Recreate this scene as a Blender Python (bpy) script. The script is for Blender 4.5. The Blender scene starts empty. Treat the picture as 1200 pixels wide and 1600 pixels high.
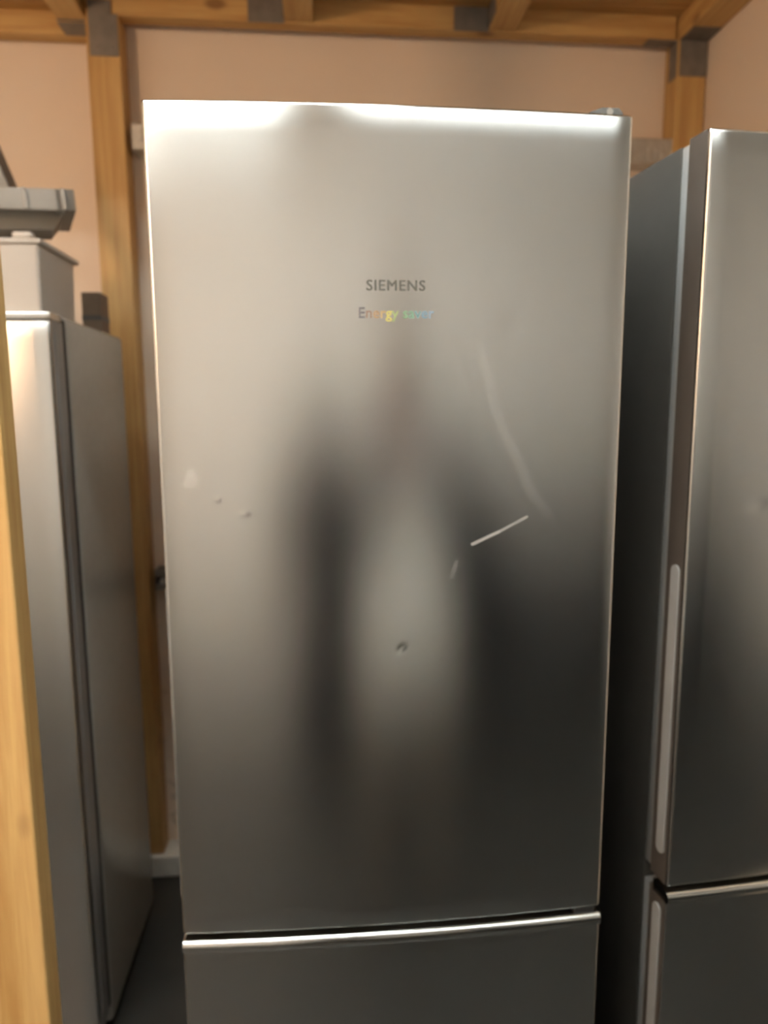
import bpy, bmesh, math, random
from mathutils import Vector, Matrix
random.seed(7)
SC = bpy.context.scene
COL = SC.collection

# ---------------------------------------------------------------- camera
F_PX = 1109.0
CAM = (-0.098, -0.915, 1.500)
YAW, PITCH, ROLL = 0.0900, 0.1460, -0.0050
def camera_axes():
    cy, sy, cp, sp = math.cos(YAW), math.sin(YAW), math.cos(PITCH), math.sin(PITCH)
    fwd = Vector((sy*cp, cy*cp, -sp)); right = Vector((cy, -sy, 0)); up = right.cross(fwd)
    c, s = math.cos(ROLL), math.sin(ROLL)
    return c*right + s*up, -s*right + c*up, fwd
_r, _u, _f = camera_axes()
cd = bpy.data.cameras.new('camera')
cam = bpy.data.objects.new('camera', cd)
COL.objects.link(cam)
cam.matrix_world = Matrix(((_r.x, _u.x, -_f.x, CAM[0]), (_r.y, _u.y, -_f.y, CAM[1]), (_r.z, _u.z, -_f.z, CAM[2]), (0, 0, 0, 1)))
cd.sensor_fit = 'AUTO'; cd.sensor_width = 36.0
cd.lens = F_PX/1600*36.0
cd.clip_start = 0.005
cd.dof.use_dof = True                       # the phone focused short: everything past the near post is soft
cd.dof.focus_distance = 0.60
APERTURE = 0.0055
cd.dof.aperture_fstop = cd.lens/1000/APERTURE
SC.camera = cam

# ---------------------------------------------------------------- world, exposure
w = bpy.data.worlds.new('world'); SC.world = w; w.use_nodes = True
w.node_tree.nodes['Background'].inputs[0].default_value = (0.8, 0.85, 0.9, 1)
w.node_tree.nodes['Background'].inputs[1].default_value = 0.02
vs = SC.view_settings
vs.view_transform = 'Standard'; vs.look = 'None'; vs.gamma = 1; vs.use_curve_mapping = False
vs.exposure = 0.52
LAMP_STRENGTH = 38.0
NEAR_LAMP_STRENGTH = 108.0                     # added fill lamp, set stronger to brighten the shirt and walls
LAMP_COLOR = (0.91, 0.985, 0.97, 1)
BULB_STRENGTH = 84.0
BULB_COLOR = (1.0, .60, .33, 1)
SC.cycles.max_bounces = 10; SC.cycles.diffuse_bounces = 6; SC.cycles.glossy_bounces = 6
SC.cycles.caustics_reflective = True

# ---------------------------------------------------------------- helpers
def new(name, parent=None, data=None, loc=(0, 0, 0), rotz=0):
    o = bpy.data.objects.new(name, data); COL.objects.link(o)
    o.location = loc; o.rotation_euler = (0, 0, rotz)
    if parent: o.parent = parent
    return o
def tag(o, label, cat, group=None):
    o['label'] = label; o['category'] = cat
    if group: o['group'] = group
    return o
def thing(name, label, cat, loc=(0, 0, 0), rotz=0, group=None):
    return tag(new(name, None, None, loc, rotz), label, cat, group)
def obj(name, bm, m, parent=None, smooth=False, loc=(0, 0, 0), label=None):
    bmesh.ops.recalc_face_normals(bm, faces=bm.faces)
    me = bpy.data.meshes.new(name); bm.to_mesh(me); bm.free()
    for mm in (m if isinstance(m, (list, tuple)) else [m]): me.materials.append(mm)
    if smooth:
        for p in me.polygons: p.use_smooth = True
        me.set_sharp_from_angle(angle=math.radians(38))
    o = new(name, parent, me, loc)
    if label: o['label'] = label
    return o
def struct(name, bm, m, parent=None, **k):
    o = obj(name, bm, m, parent, **k)
    if not parent: o['kind'] = 'structure'
    return o
def add_box(bm, lo, hi, bev=0.0, seg=2, rot=None, mat=0):
    v = [bm.verts.new((x, y, z)) for x in (lo[0], hi[0]) for y in (lo[1], hi[1]) for z in (lo[2], hi[2])]
    fs = [bm.faces.new([v[i] for i in q]) for q in ((0,1,3,2),(4,6,7,5),(0,4,5,1),(2,3,7,6),(0,2,6,4),(1,5,7,3))]
    for f in fs: f.material_index = mat
    if rot is not None: bmesh.ops.transform(bm, matrix=rot, verts=v)
    if bev > 0:
        es = list({e for f in fs for e in f.edges})
        bmesh.ops.bevel(bm, geom=es, offset=bev, segments=seg, profile=0.5, affect='EDGES')
    return bm
def box(lo, hi, bev=0.0, seg=2, rot=None): return add_box(bmesh.new(), lo, hi, bev, seg, rot)
def add_cyl(bm, c, r, h, axis='Z', n=20, r2=None, bev=0):
    M = Matrix.Translation(c) @ {'Z': Matrix(), 'Y': Matrix.Rotation(math.pi/2, 4, 'X'), 'X': Matrix.Rotation(math.pi/2, 4, 'Y')}[axis]
    g = bmesh.ops.create_cone(bm, cap_ends=True, segments=n, radius1=r, radius2=r if r2 is None else r2, depth=h, matrix=M)
    if bev:
        es = [e for e in bm.edges if all(v in g['verts'] for v in e.verts) and len(e.link_faces) == 2 and e.calc_face_angle(0) > 1]
        bmesh.ops.bevel(bm, geom=es, offset=bev, segments=2, profile=.5, affect='EDGES')
    return bm
def add_profile(bm, pts, axis, a, b):
    """extrude a closed outline: axis 'X' -> pts are (y,z); 'Y' -> (x,z); 'Z' -> (x,y)"""
    def P(p, t): return {'X': (t, p[0], p[1]), 'Y': (p[0], t, p[1]), 'Z': (p[0], p[1], t)}[axis]
    A = [bm.verts.new(P(p, a)) for p in pts]; B = [bm.verts.new(P(p, b)) for p in pts]
    n = len(pts)
    for i in range(n): bm.faces.new((A[i], A[(i+1) % n], B[(i+1) % n], B[i]))
    bm.faces.new(A); bm.faces.new(list(reversed(B)))
    return bm

# ---------------------------------------------------------------- materials
def nodes(name):
    m = bpy.data.materials.new(name); m.use_nodes = True
    nt = m.node_tree; b = nt.nodes['Principled BSDF']
    def N(t, **k):
        n = nt.nodes.new(t)
        for a, v in k.items(): setattr(n, a, v)
        return n
    return m, nt, b, N, nt.links.new
def plain(name, col, rough=0.5, metal=0.0, var=0.06, scale=18, bump=0.0, spec=0.5):
    m, nt, b, N, L = nodes(name)
    tc = N('ShaderNodeTexCoord'); nz = N('ShaderNodeTexNoise'); nz.inputs['Scale'].default_value = scale; nz.inputs['Detail'].default_value = 4
    L(tc.outputs['Object'], nz.inputs['Vector'])
    rp = N('ShaderNodeValToRGB'); c = Vector(col)
    rp.color_ramp.elements[0].position = 0.3; rp.color_ramp.elements[1].position = 0.7
    rp.color_ramp.elements[0].color = (*(c*(1-var)), 1); rp.color_ramp.elements[1].color = (*(c*(1+var)), 1)
    L(nz.outputs['Fac'], rp.inputs['Fac']); L(rp.outputs['Color'], b.inputs['Base Color'])
    b.inputs['Roughness'].default_value = rough; b.inputs['Metallic'].default_value = metal
    b.inputs['Specular IOR Level'].default_value = spec
    if bump:
        bp = N('ShaderNodeBump'); bp.inputs['Strength'].default_value = bump; bp.inputs['Distance'].default_value = 0.002
        L(nz.outputs['Fac'], bp.inputs['Height']); L(bp.outputs['Normal'], b.inputs['Normal'])
    return m
def steel(name, col=(0.51, 0.51, 0.50), rough=0.25, aniso=0.45, marks=()):
    """horizontally brushed stainless; marks = scratches as (x0,z0,x1,z1,width,amount) in the fridge's own metres"""
    m, nt, b, N, L = nodes(name)
    tc = N('ShaderNodeTexCoord')
    mp = N('ShaderNodeMapping'); mp.inputs['Scale'].default_value = (3, 3, 260)
    L(tc.outputs['Object'], mp.inputs['Vector'])
    nz = N('ShaderNodeTexNoise'); nz.inputs['Scale'].default_value = 1.0; nz.inputs['Detail'].default_value = 3
    L(mp.outputs['Vector'], nz.inputs['Vector'])
    mr = N('ShaderNodeMapRange'); mr.inputs['To Min'].default_value = rough-0.002; mr.inputs['To Max'].default_value = rough+0.002
    L(nz.outputs['Fac'], mr.inputs['Value'])
    sm = N('ShaderNodeTexNoise'); sm.inputs['Scale'].default_value = 5; sm.inputs['Detail'].default_value = 5
    L(tc.outputs['Object'], sm.inputs['Vector'])
    sr = N('ShaderNodeMapRange'); sr.inputs['From Min'].default_value = .35; sr.inputs['From Max'].default_value = .7; sr.inputs['To Min'].default_value = 0; sr.inputs['To Max'].default_value = .01
    L(sm.outputs['Fac'], sr.inputs['Value'])
    ad = N('ShaderNodeMath', operation='ADD'); L(mr.outputs[0], ad.inputs[0]); L(sr.outputs[0], ad.inputs[1])
    gl = N('ShaderNodeBsdfAnisotropic', distribution='BECKMANN')
    gl.inputs['Color'].default_value = (*col, 1); gl.inputs['Anisotropy'].default_value = aniso; gl.inputs['Rotation'].default_value = 0.0
    tg = N('ShaderNodeTangent'); tg.direction_type = 'RADIAL'; tg.axis = 'Z'; L(tg.outputs[0], gl.inputs['Tangent'])
    b.inputs['Base Color'].default_value = (.86, .85, .83, 1); b.inputs['Metallic'].default_value = .3; b.inputs['Roughness'].default_value = .7
    ms = N('ShaderNodeMixShader'); ms.inputs[0].default_value = 0.0
    L(gl.outputs[0], ms.inputs[1]); L(b.outputs[0], ms.inputs[2])
    L(ms.outputs[0], nt.nodes['Material Output'].inputs['Surface'])
    rough_out = ad.outputs[0]
    if marks:
        sep = N('ShaderNodeSeparateXYZ'); L(tc.outputs['Object'], sep.inputs[0])
        cmb = N('ShaderNodeCombineXYZ'); L(sep.outputs['X'], cmb.inputs['X']); L(sep.outputs['Z'], cmb.inputs['Z'])
        total = None
        for x0, z0, x1, z1, wd, amt in marks:
            ln = math.hypot(x1-x0, z1-z0); ux, uz = (x1-x0)/ln, (z1-z0)/ln
            sb = N('ShaderNodeVectorMath', operation='SUBTRACT'); L(cmb.outputs[0], sb.inputs[0]); sb.inputs[1].default_value = (x0, 0, z0)
            al = N('ShaderNodeVectorMath', operation='DOT_PRODUCT'); L(sb.outputs[0], al.inputs[0]); al.inputs[1].default_value = (ux, 0, uz)
            cl = N('ShaderNodeClamp'); L(al.outputs['Value'], cl.inputs[0]); cl.inputs['Min'].default_value = 0; cl.inputs['Max'].default_value = ln
            sc = N('ShaderNodeVectorMath', operation='SCALE'); sc.inputs[0].default_value = (ux, 0, uz); L(cl.outputs[0], sc.inputs['Scale'])
            ds = N('ShaderNodeVectorMath', operation='DISTANCE'); L(sb.outputs[0], ds.inputs[0]); L(sc.outputs[0], ds.inputs[1])
            rg = N('ShaderNodeMapRange', interpolation_type='SMOOTHSTEP'); L(ds.outputs['Value'], rg.inputs['Value'])
            rg.inputs['From Min'].default_value = wd*0.35; rg.inputs['From Max'].default_value = wd; rg.inputs['To Min'].default_value = amt; rg.inputs['To Max'].default_value = 0
            if total is None: total = rg.outputs[0]
            else:
                mx = N('ShaderNodeMath', operation='MAXIMUM'); L(total, mx.inputs[0]); L(rg.outputs[0], mx.inputs[1]); total = mx.outputs[0]
        L(total, ms.inputs[0])
    L(rough_out, gl.inputs['Roughness'])
    return m
def wood(name, axis, light=(0.60, 0.385, 0.15), dark=(0.43, 0.235, 0.072)):
    m, nt, b, N, L = nodes(name)
    tc = N('ShaderNodeTexCoord'); oi = N('ShaderNodeObjectInfo')
    off = N('ShaderNodeVectorMath', operation='SCALE'); off.inputs['Scale'].default_value = 37.0
    cb = N('ShaderNodeCombineXYZ')
    for i in range(3): L(oi.outputs['Random'], cb.inputs[i])
    L(cb.outputs[0], off.inputs[0])
    adv = N('ShaderNodeVectorMath', operation='ADD'); L(tc.outputs['Object'], adv.inputs[0]); L(off.outputs[0], adv.inputs[1])
    s = [22, 22, 22]; s['XYZ'.index(axis)] = 1.3
    mp = N('ShaderNodeMapping'); mp.inputs['Scale'].default_value = s; L(adv.outputs[0], mp.inputs['Vector'])
    nz = N('ShaderNodeTexNoise'); nz.inputs['Scale'].default_value = 1.6; nz.inputs['Detail'].default_value = 6; nz.inputs['Roughness'].default_value = 0.6; nz.inputs['Distortion'].default_value = 0.6
    L(mp.outputs[0], nz.inputs['Vector'])
    rp = N('ShaderNodeValToRGB'); rp.color_ramp.elements[0].position = .32; rp.color_ramp.elements[1].position = .62
    rp.color_ramp.elements[0].color = (*dark, 1); rp.color_ramp.elements[1].color = (*light, 1)
    L(nz.outputs['Fac'], rp.inputs['Fac'])
    ks = [7, 7, 7]; ks['XYZ'.index(axis)] = 3.4                      # scattered knots
    km = N('ShaderNodeMapping'); km.inputs['Scale'].default_value = ks; L(adv.outputs[0], km.inputs['Vector'])
    vo = N('ShaderNodeTexVoronoi'); vo.inputs['Scale'].default_value = 1.0; L(km.outputs[0], vo.inputs['Vector'])
    kr = N('ShaderNodeMapRange', interpolation_type='SMOOTHSTEP'); L(vo.outputs['Distance'], kr.inputs['Value'])
    kr.inputs['From Min'].default_value = .06; kr.inputs['From Max'].default_value = .14; kr.inputs['To Min'].default_value = .75; kr.inputs['To Max'].default_value = 0
    mx = N('ShaderNodeMix', data_type='RGBA'); L(kr.outputs[0], mx.inputs[0]); L(rp.outputs['Color'], mx.inputs[6]); mx.inputs[7].default_value = (.16, .07, .022, 1)
    L(mx.outputs[2], b.inputs['Base Color'])
    b.inputs['Roughness'].default_value = .55
    bp = N('ShaderNodeBump'); bp.inputs['Strength'].default_value = .15; bp.inputs['Distance'].default_value = .001
    L(nz.outputs['Fac'], bp.inputs['Height']); L(bp.outputs['Normal'], b.inputs['Normal'])
    return m
def wall_paint(name, col=(.79, .665, .545)):
    """off-white emulsion, scuffed near the floor"""
    m, nt, b, N, L = nodes(name)
    tc = N('ShaderNodeTexCoord'); sp = N('ShaderNodeSeparateXYZ'); L(tc.outputs['Object'], sp.inputs[0])
    n2 = N('ShaderNodeTexNoise'); n2.inputs['Scale'].default_value = 26; n2.inputs['Detail'].default_value = 6; L(tc.outputs['Object'], n2.inputs['Vector'])
    g = N('ShaderNodeMapRange'); L(n2.outputs['Fac'], g.inputs['Value']); g.inputs['From Min'].default_value = .56; g.inputs['From Max'].default_value = .68; g.inputs['To Min'].default_value = 0; g.inputs['To Max'].default_value = .55
    lowz = N('ShaderNodeMapRange'); L(sp.outputs['Z'], lowz.inputs['Value']); lowz.inputs['From Min'].default_value = .15; lowz.inputs['From Max'].default_value = .95; lowz.inputs['To Min'].default_value = 1; lowz.inputs['To Max'].default_value = 0
    mu = N('ShaderNodeMath', operation='MULTIPLY'); L(g.outputs[0], mu.inputs[0]); L(lowz.outputs[0], mu.inputs[1])
    m2 = N('ShaderNodeMix', data_type='RGBA'); L(mu.outputs[0], m2.inputs[0]); m2.inputs[6].default_value = (*col, 1); m2.inputs[7].default_value = (.2, .19, .16, 1)
    L(m2.outputs[2], b.inputs['Base Color']); b.inputs['Roughness'].default_value = .85
    bp = N('ShaderNodeBump'); bp.inputs['Strength'].default_value = .1; bp.inputs['Distance'].default_value = .002
    L(n2.outputs['Fac'], bp.inputs['Height']); L(bp.outputs['Normal'], b.inputs['Normal'])
    return m
def glow(name, col, s):
    m, nt, b, N, L = nodes(name)
    b.inputs['Base Color'].default_value = (.8, .8, .8, 1)
    b.inputs['Emission Color'].default_value = col; b.inputs['Emission Strength'].default_value = s
    return m

M = {}
M['steel_main'] = steel('brushed_steel_scratched', marks=[
    (.101, 1.321, .137, 1.337, .0030, .42), (.137, 1.337, .174, 1.356, .0026, .34),
    (.112, 1.570, .128, 1.500, .009, .05), (.128, 1.500, .181, 1.385, .010, .055), (.181, 1.385, .205, 1.360, .007, .04),
    (.073, 1.278, .080, 1.298, .004, .12), (-.262, 1.408, -.260, 1.414, .012, .12)])
M['steel'] = steel('brushed_steel')
M['steel_trim'] = steel('bright_steel_trim', col=(.52, .52, .50), rough=.24, aniso=.2)
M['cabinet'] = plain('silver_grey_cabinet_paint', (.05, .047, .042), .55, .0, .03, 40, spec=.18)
M['cabinet_left'] = plain('satin_grey_cabinet_paint', (.36, .36, .34), .24, .0, .03, 40, spec=.6)
M['door_side'] = plain('dark_door_edge', (.062, .053, .046), .5, .0, .04)
M['door_side_left'] = plain('grey_door_edge', (.22, .225, .23), .35, .3, .04)
M['gasket'] = plain('light_grey_gasket', (.25, .255, .255), .5)
M['dark_gasket'] = plain('black_gasket', (.012, .012, .012), .6)
M['grip'] = plain('grey_plastic_grip', (.30, .31, .31), .42)
M['black'] = plain('black_plastic', (.015, .015, .015), .5)
M['hinge'] = plain('grey_hinge_plastic', (.085, .082, .076), .5)
M['chrome'] = plain('bright_screw', (.85, .85, .84), .2, 1.0, .02)
M['ink'] = plain('dark_grey_ink', (.10, .098, .085), .5)
M['zinc'] = plain('galvanised_steel', (.21, .19, .17), .55, .35, .14, 30)
M['zinc_light'] = plain('bright_galvanised_steel', (.52, .51, .48), .4, .5, .12, 40)
M['wood_x'] = wood('pine_lengthwise_x', 'X'); M['wood_y'] = wood('pine_lengthwise_y', 'Y'); M['wood_z'] = wood('pine_upright', 'Z')
M['wood_plank'] = wood('pine_deck_boards', 'X', (.52, .32, .115), (.40, .22, .07))
M['wall'] = wall_paint('off_white_emulsion')
M['wall_plain'] = plain('off_white_wall_paint', (.80, .79, .76), .85, 0, .02, 4, .05)
M['ceiling'] = plain('white_ceiling_paint', (.78, .79, .78), .9, 0, .02, 3, .05)
M['floor'] = plain('dark_grey_painted_concrete', (.024, .024, .022), .45, 0, .2, 9, .05)
M['curb'] = plain('pale_concrete', (.74, .73, .68), .8, 0, .12, 20, .2)
M['white_box'] = plain('off_white_plastic', (.48, .455, .42), .45, 0, .02)
M['grey_tray'] = plain('grey_plastic_tray', (.35, .335, .305), .55, 0, .04)
M['tray_body'] = plain('darker_grey_tray_shell', (.27, .25, .22), .6, 0, .04)
M['grey_panel'] = plain('grey_foam_panel', (.26, .25, .225), .7, 0, .05)
M['brown'] = plain('matt_brown', (.19, .135, .095), .8, 0, .1)
M['skin'] = plain('skin', (.27, .20, .17), .5, 0, .05)
M['lips'] = plain('lips', (.30, .15, .13), .5, 0, .05)
M['jacket'] = plain('dark_navy_cloth', (.025, .026, .03), .85, 0, .15, 60)
M['trousers'] = plain('grey_brown_cotton', (.17, .155, .135), .85, 0, .15, 80)
M['shirt'] = plain('white_cotton', (.88, .89, .87), .8, 0, .02)
M['hair'] = plain('dark_hair', (.03, .022, .016), .6, 0, .2, 80)
M['shoe'] = plain('black_leather', (.02, .02, .02), .4)
M['housing'] = plain('white_lamp_housing', (.75, .75, .73), .4)
M['bulb'] = glow('lit_opal_globe', BULB_COLOR, BULB_STRENGTH)
M['fill_tube'] = glow('lit_fill_tube', LAMP_COLOR, NEAR_LAMP_STRENGTH)
M['tube'] = glow('lit_tube', LAMP_COLOR, LAMP_STRENGTH)

# ---------------------------------------------------------------- room shell
YB, YL, XR, XL, YF, ZD, ZC, XA = 1.335, 1.43, 1.065, -2.6, -3.4, 2.628, 3.10, 3.2     # back panel, left bay wall, right wall, left wall, far wall, underside of loft deck, ceiling
struct('floor', box((XL-.1, YF-.1, -.08), (XA+.1, YL+.1, 0)), M['floor'])
struct('wall_back', box((-.628, YB, 0), (XR, YB+.24, ZC)), M['wall'])
struct('wall_back_left_bay', box((XL, YL, 0), (-.628, YL+.14, ZC)), M['wall'])
struct('wall_right', box((XR, -.25, 0), (XR+.1, YL+.14, ZC)), M['wall'])
struct('wall_aisle_right', box((XA, YF, 0), (XA+.1, -.25, ZC)), M['wall_plain'])
struct('wall_aisle_back', box((XR+.1, -.25, 0), (XA, -.15, ZC)), M['wall_plain'])
struct('wall_left', box((XL-.1, YF, 0), (XL, YL+.14, ZC)), M['wall_plain'])
struct('wall_front', box((XL-.1, YF-.1, 0), (XA+.1, YF, ZC)), M['wall_plain'])
struct('ceiling', box((XL-.1, YF-.1, ZC), (XA+.1, YL+.14, ZC+.06)), M['ceiling'])
t = thing('loft_deck', 'pine boards laid across the joists at the top of the picture', 'deck', (-.45, .68, ZD))
pw = .119; y = YB; proto = None
while y > .08:
    if proto is None:
        bm = box((-.9, -pw+.003, 0), (XR+.45, -.003, .024), .003, 1)
        p = obj('plank', bm, M['wood_plank'], t, loc=(0, y-.68, 0)); proto = p
    else:
        p = proto.copy(); COL.objects.link(p); p.location = (0, y-.68, random.uniform(0, .0025))
    y -= pw
p = obj('plank', box((-.9, .003, 0), (-.182, .092, .024), .003, 1), M['wood_plank'], t, loc=(0, YB-.68, 0))
bm = bmesh.new()
add_box(bm, (-.74, 1.240, 0), (XR, YB, .074), .006)
struct('baseboard_back', bm, M['curb'])
struct('baseboard_back_left', box((XL, 1.34, 0), (-.74, YL, .074), .006), M['curb'])

# ---------------------------------------------------------------- timber frame
def bracket_legs(bm, lo1, hi1, lo2, hi2):
    add_box(bm, lo1, hi1, .0008, 1); add_box(bm, lo2, hi2, .0008, 1); return bm
ZH0, ZH1 = 2.563, ZD
t = thing('wooden_post', 'upright pine post left of the middle fridge, standing on the pale curb', 'post', (-.668, 1.255, .074))
obj('timber', box((-.045, 0, 0), (.045, .078, ZH0-.074), .003), M['wood_z'], t)
bm = bmesh.new()
zt = ZH0-.074
bracket_legs(bm, (-.036, -.003, zt-.105), (.042, 0, zt+.002), (-.036, -.003, zt), (.026, -.0005, zt+.036))
for sx, sz in ((-.02, -.03), (.02, -.03), (-.02, -.08), (.02, -.08)): add_cyl(bm, (sx+.003, -.004, zt+sz), .005, .003, 'Y', 10)
obj('angle_bracket', bm, M['zinc'], t, label='grey metal angle plate at post head')

t = thing('wooden_post', 'upright pine post in the right corner behind the right fridge', 'post', (1.017, 1.255, .074))
obj('timber', box((-.045, 0, 0), (.045, .078, ZH0-.074), .003), M['wood_z'], t)
bm = bmesh.new()
bracket_legs(bm, (-.040, -.003, zt-.100), (.044, 0, zt-.003), (-.040, -.075, zt-.003), (.044, 0, zt))
obj('angle_bracket', bm, M['zinc'], t, label='grey metal angle plate on post front')
bm = bmesh.new()
bracket_legs(bm, (-.048, .004, zt-.10), (-.045, .05, zt-.003), (-.135, .004, zt-.003), (-.045, .045, zt))
obj('angle_bracket', bm, M['zinc'], t, label='grey metal angle plate under the header')

t = thing('wooden_post', 'near pale pine upright at the left edge, lit brightly', 'post', (-.5475, .0535, 0))
obj('timber', box((-.0475, -.0225, 0), (.0475, .0225, 2.5), .003), M['wood_z'], t)
t = thing('header_beam', 'front pine header carried by the near upright, overhead', 'beam', (-.5475, .0535, 2.5))
obj('timber', box((-1.7, -.0225, 0), (1.61, .0225, .128), .003), M['wood_x'], t)

t = thing('header_beam', 'horizontal pine header along the back wall above the middle fridge', 'beam', (.20, 1.258, ZH0))
obj('timber', box((-.91, 0, 0), (.765, .045, .065), .003), M['wood_x'], t)
t = thing('header_beam', 'deeper set pine header above the left bay wall', 'beam', (-1.5, 1.372, ZH0))
obj('timber', box((-.8, 0, 0), (.80, .05, .065), .003), M['wood_x'], t)
t = thing('wall_beam', 'pine beam running along the right wall under the boards', 'beam', (1.017, -1.0, ZH0))
obj('timber', box((-.045, 1.03, 0), (.047, 2.335, .065), .003), M['wood_y'], t)

def joist(x0, x1, yend, label, plate):
    t = thing('ceiling_joist', label, 'beam', ((x0+x1)/2, yend, ZH0), 0, 'pine joists under the boarded ceiling')
    hw = (x1-x0)/2
    obj('timber', box((-hw, .08-yend, .004), (hw, -.001, .065), .003), M['wood_y'], t)
    if plate == 'side':
        bm = bmesh.new()
        bracket_legs(bm, (-hw-.100, -.003, -.002), (-hw, 0, .062), (-hw-.003, -.09, .006), (-hw, 0, .062))
        for sx in (-.03, -.075): add_cyl(bm, (-hw+sx, -.004, .035), .006, .003, 'Y', 10)
        obj('angle_bracket', bm, M['zinc'], t, label='dark metal angle plate beside the joist end')
    else:
        bm = bmesh.new()
        bracket_legs(bm, (-hw, -.006, .001), (hw, 0, .004), (-hw, 0, -.004), (hw, .068, -.001))
        obj('angle_bracket', bm, M['zinc'], t, label='dark metal plate under the joist end')
joist(-.80, -.72, 1.300, 'leftmost pine joist, ending over the left bay', 'under')
joist(-.174, -.094, 1.257, 'middle pine joist, meeting the header above the fridge lettering side', 'side')
joist(.405, .485, 1.257, 'third pine joist, meeting the header above the right half of the fridge', 'side')

# ---------------------------------------------------------------- wall rails (perforated strut)
def rail(z0, h, mat, label, ribbed):
    t = thing('wall_rail', label, 'rail', (.17, YB, z0))
    a, b_ = -.775, .80
    bm = bmesh.new()
    if ribbed:
        pts = [(0, 0), (-.066, 0), (-.070, .004), (-.070, h-.004), (-.066, h), (0, h)]
    else:
        pts = [(0, 0), (-.070, 0), (-.070, h*.30), (-.066, h*.30), (-.066, .004), (-.004, .004), (-.004, h-.004), (-.066, h-.004), (-.066, h*.70), (-.070, h*.70), (-.070, h), (0, h)]
    add_profile(bm, pts, 'X', a, b_)
    obj('channel', bm, mat, t)
    if ribbed:
        x = .58
        while x < b_-.02:
            obj('rib', box((x, -.076, .006), (x+.009, -.0695, h*.62), .0015, 1), mat, t); x += .021
        obj('fixing_hole', add_cyl(bmesh.new(), (.55, -.0705, h*.45), .005, .002, 'Y', 12), M['black'], t)
    else:
        for i in range(int((b_-a-.06)/.05)):
            if i < 3 or i > 26: obj('slot', box((a+.03+i*.05, -.0035, h*.36), (a+.058+i*.05, -.001, h*.64)), M['black'], t)
    for xx in (a-.003, b_): obj('end_cap', box((xx, -.072, -.001), (xx+.003, 0, h+.001), .001, 1), mat, t)
    for xx in (a+.02, b_-.03): obj('bolt', add_cyl(bmesh.new(), (xx, -.072, h*.45), .009, .006, 'Y', 6), M['zinc_light'], t)
rail(2.222, .072, M['zinc_light'], 'upper light grey metal wall rail at fridge top level, behind the middle fridge', True)
rail(.948, .062, M['zinc'], 'lower metal wall rail, coloured dark for its shade, halfway down behind the middle fridge', False)  # darker metal than the upper rail carries the shade down here

# ---------------------------------------------------------------- fridges
def bev_off(d, r): return 0.0 if d >= r else r - math.sqrt(max(0, r*r-(r-d)**2))
def door_bm(w, z0, z1, sag, T, r=.005, dents=(), step=.03):
    """door slab: bulged front (grid, refined round each dent), rounded edges, sides and back"""
    def axis(a, b, centres):
        v = [a, a+.0004, a+.0012, a+.0025, a+r, b-r, b-.0025, b-.0012, b-.0004, b]
        n = int((b-a)/step)
        v += [a+r+(b-a-2*r)*i/n for i in range(1, n)]
        for c, rad in centres: v += [c+rad*2.4*i/8 for i in range(-8, 9)]
        v = sorted(v); out = [v[0]]
        for q in v[1:]:
            if q-out[-1] > .00025: out.append(q)
        out[-1] = b
        return out
    xs = axis(-w/2, w/2, [(d[0], d[2]) for d in dents]); zs = axis(z0, z1, [(d[1], d[2]) for d in dents])
    bm = bmesh.new()
    def Y(x, z):
        yv = -sag*(1-(2*x/w)**2) + bev_off(min(x+w/2, w/2-x), r) + bev_off(min(z-z0, z1-z), r)
        for cx, cz, rad, dep, ang, asp in dents:
            u, v = (x-cx)*math.cos(ang)+(z-cz)*math.sin(ang), -(x-cx)*math.sin(ang)+(z-cz)*math.cos(ang)
            q = (u/(rad*asp))**2+(v/rad)**2
            yv += dep*math.exp(-q*1.6)
        return yv
    G = [[bm.verts.new((x, Y(x, z), z)) for x in xs] for z in zs]
    for j in range(len(zs)-1):
        for i in range(len(xs)-1):
            bm.faces.new((G[j][i], G[j][i+1], G[j+1][i+1], G[j+1][i]))
    loop = G[0] + [G[j][-1] for j in range(1, len(zs))] + list(reversed(G[-1][:-1])) + [G[j][0] for j in range(len(zs)-2, 0, -1)]
    back = [bm.verts.new((v.co.x, T, v.co.z)) for v in loop]
    n = len(loop)
    side = []
    for i in range(n): side.append(bm.faces.new((loop[i], loop[(i+1) % n], back[(i+1) % n], back[i])))
    bk = bm.faces.new(list(reversed(back)))
    for f in side+[bk]: f.material_index = 1
    return bm
def round_cap(bm, x0, x1, y0, y1, z0, z1, round_top=True, round_bot=True, n=8):
    """flat pill standing on a door's side: outline in y,z, thickness in x"""
    r = (y1-y0)/2; cy = (y0+y1)/2; pts = []
    if round_top: pts += [(cy+r*math.cos(math.pi*i/n), z1-r+r*math.sin(math.pi*i/n)) for i in range(n+1)]
    else: pts += [(y1, z1), (y0, z1)]
    if round_bot: pts += [(cy-r*math.cos(math.pi*i/n), z0+r-r*math.sin(math.pi*i/n)) for i in range(n+1)]
    else: pts += [(y0, z0), (y1, z0)]
    return add_profile(bm, pts, 'X', x0, x1)

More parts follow.
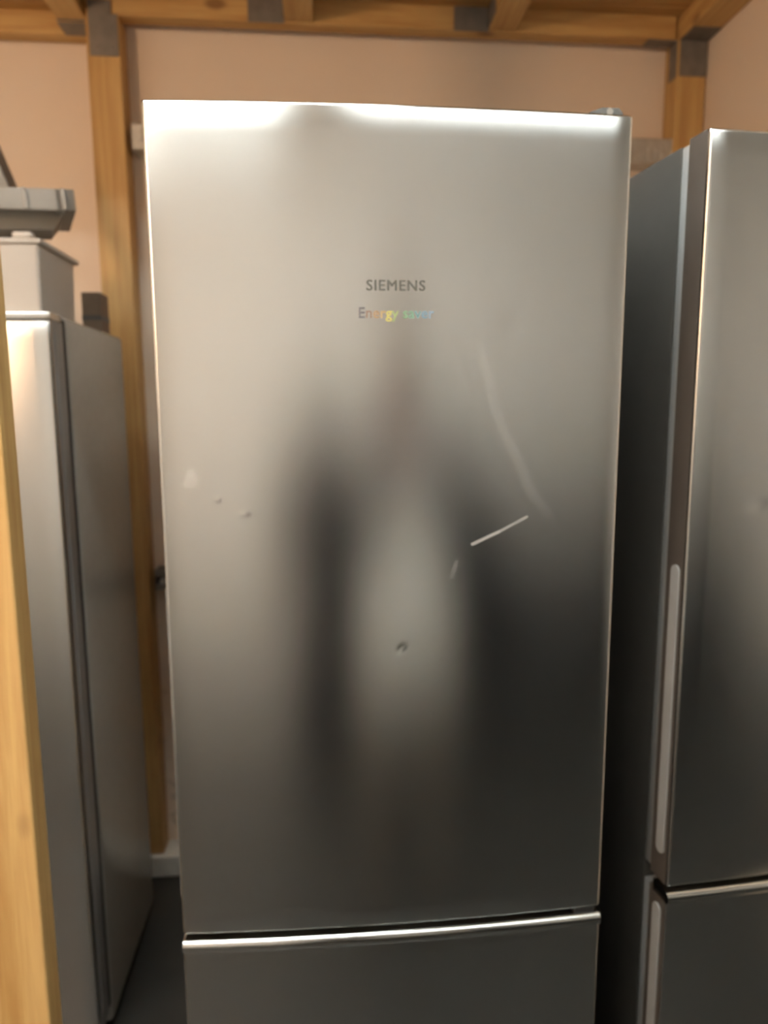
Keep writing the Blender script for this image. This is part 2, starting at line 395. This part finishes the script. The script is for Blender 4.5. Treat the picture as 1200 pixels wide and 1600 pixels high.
W, ZU0, ZU1, ZL1, TD, SAG = .60, .773, 1.860, .752, .045, .009
def fridge_freezer(name, label, loc, rotz, st, dents):
    """origin: middle of the door front at floor level; +y runs into the cabinet"""
    t = thing(name, label, 'refrigerator', loc, rotz)
    bm = box((-.298, .066, .035), (.298, .63, 1.858), .004)
    obj('cabinet', bm, M['cabinet'], t, smooth=True)
    up = obj('upper_door', door_bm(W, ZU0, ZU1, SAG, TD, .005, dents), [st, M['door_side']], t, smooth=True)
    lo = obj('lower_door', door_bm(W, .085, ZL1, SAG, TD, .003), [st, M['door_side']], t, smooth=True)
    # bright rounded lip that caps the freezer door
    n = 40; bm = bmesh.new(); rings = []
    prof = [(.036, -.006), (-.0005, -.006), (-.0035, -.004), (-.0048, .001), (-.0045, .006), (-.0028, .0095), (0, .0115), (.0035, .0125), (.036, .0125)]
    for i in range(n+1):
        x = -W/2+W*i/n
        yy = -SAG*(1-(2*x/W)**2)
        rings.append([bm.verts.new((x, yy+p[0] if p[0] < .03 else p[0], ZL1+p[1])) for p in prof])
    for a, b_ in zip(rings, rings[1:]):
        for j in range(len(prof)): bm.faces.new((a[j], a[(j+1) % len(prof)], b_[(j+1) % len(prof)], b_[j]))
    bm.faces.new(rings[0]); bm.faces.new(list(reversed(rings[-1])))
    obj('door_lip', bm, M['steel_trim'], lo, smooth=True, label='bright rounded metal lip')
    # magnetic seal, side grips
    bm = bmesh.new(); add_box(bm, (-.297, TD, ZU0+.004), (.297, .066, ZU1-.004), .003, 2)
    obj('door_seal', bm, M['gasket'], up, smooth=True)
    bm = bmesh.new(); add_box(bm, (-.297, TD, .09), (.297, .066, ZL1-.004), .003, 2)
    obj('door_seal', bm, M['gasket'], lo, smooth=True)
    bm = bmesh.new(); round_cap(bm, -.3022, -.2990, .012, .032, ZU0+.045, 1.272)
    obj('side_grip', bm, M['grip'], up, smooth=True, label='long light grey recessed side grip')
    bm = bmesh.new(); round_cap(bm, -.3022, -.2990, .012, .032, .20, ZL1-.020)
    obj('side_grip', bm, M['grip'], lo, smooth=True)
    # black block put in for the hinge slot's dark, plinth, feet
    bm = bmesh.new(); add_box(bm, (.262, .0015, ZL1+.0125), (.292, .035, ZU0-.0005), .001, 1)
    obj('hinge_slot_dark', bm, M['black'], t)
    bm = bmesh.new(); add_box(bm, (-.29, .05, .02), (.29, .10, .08), .003); obj('plinth', bm, M['hinge'], t)
    for sx in (-.25, .25):
        for sy in (.10, .58):
            obj('foot', add_cyl(bmesh.new(), (sx, sy, .018), .022, .036, 'Z', 14), M['black'], t)
    # hinge cover with its bright screw on top right
    bm = bmesh.new()
    add_profile(bm, [(.236, ZU1), (.252, ZU1+.009), (.266, ZU1+.014), (.288, ZU1+.014), (.293, ZU1+.008), (.293, ZU1)], 'Y', .018, .085)
    hc = obj('hinge_cover', bm, M['hinge'], t)
    bm = bmesh.new(); add_cyl(bm, (.275, .030, ZU1+.0150), .0045, .003, 'Z', 12, bev=.001); add_cyl(bm, (.275, .0165, ZU1+.0085), .0045, .003, 'Y', 12)
    obj('screw', bm, M['chrome'], hc)
    return t, up

def text_mesh(body, size, width, height=None, extrude=.0003, offset=0.0, spacing=1.0):
    cu = bpy.data.curves.new('lettering', 'FONT'); cu.body = body; cu.size = size; cu.extrude = extrude; cu.offset = offset; cu.space_character = spacing
    cu.align_x = 'LEFT'; cu.resolution_u = 3
    o = bpy.data.objects.new('lettering_source', cu); COL.objects.link(o)
    dg = bpy.context.evaluated_depsgraph_get(); me = bpy.data.meshes.new_from_object(o.evaluated_get(dg))
    bpy.data.objects.remove(o); bpy.data.curves.remove(cu)
    x0 = min(v.co.x for v in me.vertices); x1 = max(v.co.x for v in me.vertices)
    y0 = min(v.co.y for v in me.vertices); y1 = max(v.co.y for v in me.vertices)
    return me, x0, x1, y0, y1
def lay(me, x0, x1, sx, sy, yb, xo, zo, yo):
    for v in me.vertices:
        x, yv, z = v.co
        v.co = (xo+(x-x0)*sx, yo-z, zo+(yv-yb)*sy)

DENTS = [(.007, 1.182, .0062, .0007, .75, 1.6), (-.228, 1.385, .0050, -.0004, .3, 1.0), (-.195, 1.366, .0050, -.00035, 0, 1.6), (.150, 1.60, .02, .0005, 1.2, 1.5)]
main, main_up = fridge_freezer('fridge_freezer', 'middle stainless steel fridge freezer facing the camera, with maker lettering on its door', (0, 0, 0), 0, M['steel_main'], DENTS)
bmj = bmesh.new()
for dx, dz in ((-.00045, 0), (.00045, 0), (0, .0002), (0, -.0002)):                   # overlaid prints give the bold weight
    me, x0, x1, y0, y1 = text_mesh('SIEMENS', 1, 1, spacing=1.12)
    lay(me, x0, x1, .0727/(x1-x0), .0126/(y1-y0), y0, -.0363+dx, 1.6436+dz, -SAG-.0003-dx*.05)
    bmj.from_mesh(me)
me = bpy.data.meshes.new('lettering'); bmj.to_mesh(me); bmj.free()
me.materials.append(M['ink']); o = new('lettering', main_up, me); o['label'] = 'dark grey maker lettering'
badge = 'Energy saver'
hues = [(.13, .12, .15), (.36, .20, .12), (.50, .28, .10), (.62, .40, .12), (.80, .70, .10), (.40, .55, .16), None,
        (.20, .46, .22), (.16, .44, .28), (.15, .40, .42), (.18, .38, .52), (.26, .42, .58)]
mats = []
bmj = bmesh.new(); scale = None
full, fx0, fx1, fy0, fy1 = text_mesh(badge, 1, 1, offset=.012)
capH = None
cme, cx0, cx1, cy0, cy1 = text_mesh('E', 1, 1); capH = cy1-cy0
k = .0945/(fx1-fx0)
for i, ch in enumerate(badge):
    if ch == ' ': continue
    pre, *_ = text_mesh(badge[:i+1], 1, 1, offset=.012)
    pxs = [v.co.x for v in pre.vertices]; right = max(pxs)
    me, a0, a1, b0, b1 = text_mesh(ch, 1, 1, offset=.012)
    lay(me, a1, a1, k, k*1.0, 0, -.0465+(right-fx0)*k, 1.6105, -SAG-.0003)
    mm = plain('badge_ink_'+str(i), tuple(.50*c+.07 for c in hues[i]), .5); mats.append(mm)
    n0 = len(bmj.faces); bmj.from_mesh(me); bmj.faces.ensure_lookup_table()
    for f in bmj.faces[n0:]: f.material_index = len(mats)-1
me = bpy.data.meshes.new('badge_lettering'); bmj.to_mesh(me); bmj.free()
for mm in mats: me.materials.append(mm)
o = new('badge_lettering', main_up, me); o['label'] = 'small rainbow coloured lettering below the maker name'

A = math.radians(6.5)
c0 = Vector((.418, .030, 0)); ctr = c0 + Vector((math.cos(A), math.sin(A), 0))*.30
fridge_freezer('fridge_freezer', 'right stainless steel fridge freezer, turned a little and cut off by the picture edge', tuple(ctr), A, M['steel'], [(-.19, 1.36, 0.012, .0006, .2, 1.6)])

# left, lower single door refrigerator: origin at the middle of its door front on the floor
t = thing('refrigerator', 'shorter grey refrigerator at the left with a white box on top', 'refrigerator', (-.92, .57, 0))
obj('cabinet', box((-.30, .088, .03), (.30, .525, 1.690), .012, 3), M['cabinet_left'], t, smooth=True)
d = obj('door', door_bm(.60, .08, 1.674, .004, .066, .006), [M['steel'], M['door_side_left']], t, smooth=True)
bm = box((-.300, .004, 1.6745), (.300, .066, 1.690), .003); obj('top_cap', bm, M['steel_trim'], d, smooth=True, label='pale metal cap along the door top')
obj('door_seal', box((-.2985, .066, .085), (.2985, .088, 1.682), .001), M['dark_gasket'], d)
bm = bmesh.new(); add_box(bm, (.2995, .020, .12), (.3015, .034, 1.655), .0008, 1); obj('side_trim', bm, M['gasket'], d)
obj('plinth', box((-.28, .05, .015), (.28, .09, .075), .003), M['black'], t)
for sx in (-.25, .25):
    for sy in (.12, .46): obj('foot', add_cyl(bmesh.new(), (sx, sy, .016), .022, .032, 'Z', 14), M['black'], t)

# ---------------------------------------------------------------- things on the left refrigerator
ZT = 1.690
def tub_bm(x0, x1, y0, y1, z0, z1, taper, th=.004):
    bm = bmesh.new(); L = []
    def ring(dx, z): return [bm.verts.new(p) for p in ((x0+dx, y0+dx, z), (x1-dx, y0+dx, z), (x1-dx, y1-dx, z), (x0+dx, y1-dx, z))]
    R = [ring(taper, z0), ring(0, z1), ring(th, z1), ring(taper+th, z0+th)]
    for a, b_ in zip(R, R[1:]):
        for i in range(4): bm.faces.new((a[i], a[(i+1) % 4], b_[(i+1) % 4], b_[i]))
    bm.faces.new(R[0]); bm.faces.new(list(reversed(R[-1])))
    vert = [e for e in bm.edges if abs(e.verts[0].co.z-e.verts[1].co.z) > .05]
    bmesh.ops.bevel(bm, geom=vert, offset=.008, segments=3, profile=.5, affect='EDGES')
    return bm
t = thing('storage_box', 'off white lidded plastic box on top of the left refrigerator', 'box', (-.80, .60, ZT))
obj('tub', tub_bm(-.17, .158, 0, .21, 0, .134, .004), M['white_box'], t, smooth=True)
lid = obj('lid', box((-.176, -.006, .132), (.165, .222, .143), .004), M['white_box'], t, smooth=True)
bm = bmesh.new(); add_box(bm, (.108, -.003, .141), (.148, .020, .156), .006, 3)
obj('catch', bm, M['white_box'], lid, smooth=True)

t = thing('plastic_tray', 'grey tapered plastic tray lying tilted on the white box', 'tray', (-.765, .60, ZT+.150))
t.rotation_euler = (0, math.radians(-5), math.radians(22))
tr = obj('tub', tub_bm(-.20, .192, .02, .20, .022, .070, .040), M['tray_body'], t, smooth=True)
bm = bmesh.new()
add_box(bm, (-.205, .012, .050), (.198, .020, .092), .002); add_box(bm, (-.205, .200, .050), (.198, .208, .092), .002)
add_box(bm, (.160, .012, .050), (.198, .208, .092), .002); add_box(bm, (-.205, .012, .050), (-.197, .208, .092), .002)
obj('rim', bm, M['grey_tray'], t, smooth=True)
for xx in (.100, .172): obj('rib', box((xx, .007, .050), (xx+.008, .013, .092), .001, 1), M['grey_tray'], t)

t = thing('foam_panel', 'dark grey flat panel leaning to the left behind the white box', 'panel', (-.672, .845, ZT))
t.rotation_euler = (0, math.radians(-20), 0)
obj('sheet', box((-.022, 0, .008), (-.002, .06, .52), .002), M['grey_panel'], t)
obj('edge_strip', box((-.0025, -.001, .007), (.0005, .061, .521), .001, 1), M['hinge'], t)

t = thing('small_brown_box', 'small brown box at the back of the left refrigerator top', 'box', (-.640, 1.00, 1.690))  # plain brown box with a dark grey strip round it
obj('box_body', box((-.042, -.03, 0), (.004, .04, .098), .002), M['brown'], t)
obj('tape', box((-.0425, -.0305, .030), (.0045, .0405, .042), .0005, 1), M['hinge'], t)

# ---------------------------------------------------------------- aisle lamps: far tube read off the door highlight, other tubes added as fill
def tube_lamp(x, y, label, tube='tube'):
    t = thing('tube_lamp', label, 'lamp', (x, y, ZC))
    obj('housing', box((-.65, -.09, -.04), (.65, .09, 0), .006), M['housing'], t)
    for yy in (-.045, .045):
        obj('tube', add_cyl(bmesh.new(), (0, yy, -.065), .016, 1.22, 'X', 16), M[tube], t, smooth=True)
    for xx in (-.63, .63): obj('tube_holder', box((xx-.012, -.065, -.085), (xx+.012, .065, -.03), .003), M['housing'], t)
tube_lamp(-.50, -.25, 'twin tube lamp on the aisle ceiling, added near the fridges as fill light', 'fill_tube')  # added unseen lamp, placed to light the shirt and back wall
tube_lamp(.62, -1.15, 'twin tube lamp on the aisle ceiling, added on the right as a dim wash')  # added unseen lamp that lifts the right door top and walls
tube_lamp(-.95, -1.55, 'twin tube lamp on the aisle ceiling, the one farther from the fridges')

t = thing('pendant_lamp', 'unseen warm globe pendant in the aisle, standing for the warm light from the left', 'lamp', (-1.55, -1.25, 2.50))  # warm light read off the walls; globe form invented to soften shadows
obj('cord', add_cyl(bmesh.new(), (0, 0, .24), .003, .72, 'Z', 8), M['black'], t)
obj('socket', add_cyl(bmesh.new(), (0, 0, -.145), .02, .06, 'Z', 14, bev=.003), M['black'], t, smooth=True)
bm = bmesh.new(); bmesh.ops.create_uvsphere(bm, u_segments=28, v_segments=16, radius=.12, matrix=Matrix.Translation((0, 0, -.285)))
obj('globe', bm, M['bulb'], t, smooth=True)

# ---------------------------------------------------------------- across the aisle, mirrored in the doors
t = thing('sideboard', 'low dark sideboard across the aisle, mirrored as a dark band in the doors', 'cabinet', (1.2, -2.9, 0))
obj('carcass', box((-1.56, -.45, .06), (1.56, .02, 1.02), .004), M['jacket'], t)
obj('worktop', box((-1.58, -.46, 1.02), (1.58, .05, 1.05), .004), M['black'], t)
for i in range(6):
    dd = obj('door', box((-1.555+i*.52, .02, .07), (-1.045+i*.52, .04, 1.01), .004), M['jacket'], t)
    obj('handle', box((-1.08+i*.52, .04, .80), (-1.065+i*.52, .055, .95), .003), M['zinc'], dd)

# ---------------------------------------------------------------- the photographer, mirrored in the doors
def skin(name, chain, m, parent, sub=2, root=0):
    """chain: list of (parent index or None, (x,y,z), radius or (rx,ry)) grown as one skinned surface"""
    me = bpy.data.meshes.new(name)
    me.from_pydata([c[1] for c in chain], [(c[0], i) for i, c in enumerate(chain) if c[0] is not None], [])
    o = bpy.data.objects.new(name, me); COL.objects.link(o)
    o.modifiers.new('skin', 'SKIN')
    if not me.skin_vertices: 
        bpy.context.view_layer.objects.active = o; bpy.ops.mesh.customdata_skin_add()
    for i, c in enumerate(chain):
        r = c[2] if isinstance(c[2], tuple) else (c[2], c[2])
        me.skin_vertices[0].data[i].radius = r; me.skin_vertices[0].data[i].use_root = (i == root)
    sb = o.modifiers.new('smooth', 'SUBSURF'); sb.levels = sub; sb.render_levels = sub
    dg = bpy.context.evaluated_depsgraph_get(); out = bpy.data.meshes.new_from_object(o.evaluated_get(dg))
    bpy.data.objects.remove(o)
    for p in out.polygons: p.use_smooth = True
    out.materials.clear(); out.materials.append(m)
    return new(name, parent, out)
PX, PY = .16, -1.22
P = thing('person', 'person in open dark jacket and white shirt, holding a phone, mirrored in the middle door', 'person', (PX, PY, 0))
HW = .085                                                            # half stance at the hip
ph = Vector((-.121-PX, -.948-PY, 1.447))                             # middle of the phone, from the person's feet
def arm(side):
    sh = Vector((side*.175, -.01, 1.42)); el = Vector((side*.47-.02, -.03, 1.14))
    wr = ph + Vector((side*.080, -.062, -.055))
    return sh, el, wr
body = [(None, (0, 0, .95), (.150, .105)), (0, (0, .01, 1.10), (.130, .095)), (1, (0, 0, 1.28), (.155, .105)), (2, (0, -.01, 1.42), (.105, .075)), (3, (0, 0, 1.50), .055),
        (4, (-.01, .02, 1.56), (.062, .07)), (5, (-.015, .025, 1.635), (.078, .092)), (6, (-.015, .02, 1.715), (.066, .08)), (7, (-.015, .015, 1.745), (.035, .045))]
for sd in (-1, 1):
    n = len(body)
    body += [(0, (sd*HW, 0, .88), .095), (n, (sd*.105, .02, .50), .060), (n+1, (sd*.11, 0, .27), .056), (n+2, (sd*.115, -.02, .09), .040), (n+3, (sd*.125, .04, .045), (.042, .036)), (n+4, (sd*.135, .14, .035), (.040, .026))]
    n = len(body); sh, el, wr = arm(sd)
    hand = wr + (ph-wr)*.28 + Vector((sd*.028, .014, .012))
    body += [(3, tuple(sh), .060), (n, tuple((sh+el)/2), .050), (n+1, tuple(el), .042), (n+2, tuple((el+wr)/2), .038), (n+3, tuple(wr), .027), (n+4, tuple(hand), (.034, .018))]
    k = n+5
    for f in range(4):                                               # four fingers wrap the back edge of the phone
        b0 = hand + Vector((sd*.006, .012, -.018+f*.019)); kn = Vector((ph.x+sd*.053, ph.y-.004, b0.z+.004)); tp = Vector((ph.x+sd*(.026+.004*abs(f-1.5)), ph.y+.020, b0.z+.006))
        m0 = len(body)
        body += [(k, tuple(b0), .0088), (m0, tuple(kn+Vector((sd*.004, .008, 0))), .0080), (m0+1, tuple(tp), .0068)]
    m0 = len(body)                                                   # thumb on the screen side
    body += [(k, tuple(hand+Vector((-sd*.012, -.016, .010))), .0105), (m0, (ph.x+sd*.034, ph.y-.020, ph.z-.020), .0088), (m0+1, (ph.x+sd*.016, ph.y-.018, ph.z-.004), .0075)]
skin('body', body, M['skin'], P, 2)
tz = [(None, (0, 0, .98), (.205, .135)), (0, (0, 0, .90), (.205, .138))]
for sd in (-1, 1):
    n = len(tz)
    tz += [(1, (sd*HW, 0, .82), .108), (n, (sd*.105, .02, .50), .082), (n+1, (sd*.11, 0, .27), .076), (n+2, (sd*.115, -.015, .070), .072), (n+3, (sd*.115, -.015, .058), .070)]
skin('trousers', tz, M['trousers'], P, 2)
for sd in (-1, 1):
    skin('shoe', [(None, (sd*.115, -.04, .05), (.046, .046)), (0, (sd*.125, .06, .045), (.05, .042)), (1, (sd*.137, .17, .035), (.044, .032))], M['shoe'], P, 2)
skin('shirt', [(None, (0, .045, .775), (.215, .145)), (0, (0, .050, .79), (.232, .162)), (1, (0, .052, .90), (.235, .168)), (2, (0, .030, 1.08), (.205, .135)), (3, (0, .010, 1.28), (.170, .115)), (4, (0, -.005, 1.43), (.105, .076)), (5, (0, 0, 1.475), .058)], M['shirt'], P, 2)
for sd in (-1, 1):                                                   # open jacket: a half on each side with its sleeve
    sh, el, wr = arm(sd)
    jk = [(None, (sd*.352, -.015, .475), (.085, .125)), (0, (sd*.350, -.01, .49), (.100, .135)), (1, (sd*.335, -.01, .72), (.105, .140)), (2, (sd*.270, .0, 1.00), (.105, .145)), (3, (sd*.125, .040, 1.19), (.155, .165)), (4, (sd*.110, .015, 1.34), (.140, .135)), (5, (sd*.085, -.015, 1.43), (.075, .09)),
          (5, tuple(sh+Vector((sd*.01, 0, -.02))), .084), (7, tuple((sh+el)/2), .076), (8, tuple(el), .070), (9, tuple((el+wr)/2), .058), (10, tuple(wr-(wr-el).normalized()*.03), .048), (11, tuple(wr-(wr-el).normalized()*.02), .046)]
    skin('jacket_half', jk, M['jacket'], P, 2)
skin('hair', [(None, (-.015, -.040, 1.58), (.068, .052)), (0, (-.015, -.022, 1.67), (.088, .084)), (1, (-.015, .004, 1.735), (.084, .098)), (2, (-.015, .030, 1.765), (.066, .070))], M['hair'], P, 2)
for sd in (-1, 1):
    bm = bmesh.new(); bmesh.ops.create_uvsphere(bm, u_segments=12, v_segments=8, radius=.011, matrix=Matrix.Translation((-.015+sd*.031, .098, 1.645)))
    ey = obj('eye', bm, M['housing'], P, smooth=True)
    bm = bmesh.new(); bmesh.ops.create_uvsphere(bm, u_segments=10, v_segments=6, radius=.006, matrix=Matrix.Translation((-.015+sd*.031, .1045, 1.645)))
    obj('iris', bm, M['shoe'], ey, smooth=True)
    skin('ear', [(None, (-.015+sd*.080, .01, 1.605), (.008, .014)), (0, (-.015+sd*.088, .006, 1.65), (.009, .017))], M['skin'], P, 2)
skin('nose', [(None, (-.015, .106, 1.645), .010), (0, (-.015, .128, 1.605), .015)], M['skin'], P, 2)
skin('mouth', [(None, (-.037, .104, 1.570), .006), (0, (-.015, .110, 1.569), .008), (1, (.007, .104, 1.570), .006)], M['lips'], P, 2)
t = thing('smartphone', 'dark smartphone held up in both hands, taking the picture', 'phone', (-.121, -.948, 1.447))
t.rotation_euler = (-PITCH, 0, -YAW)
obj('case', box((-.037, -.004, -.076), (.037, .004, .076), .0035, 3), M['black'], t, smooth=True)
obj('camera_island', box((-.0, .004, .036), (.034, .0065, .072), .001, 2), M['hinge'], t)
obj('screen', box((-.034, -.0046, -.072), (.034, -.004, .072), .0002, 1), M['shoe'], t)
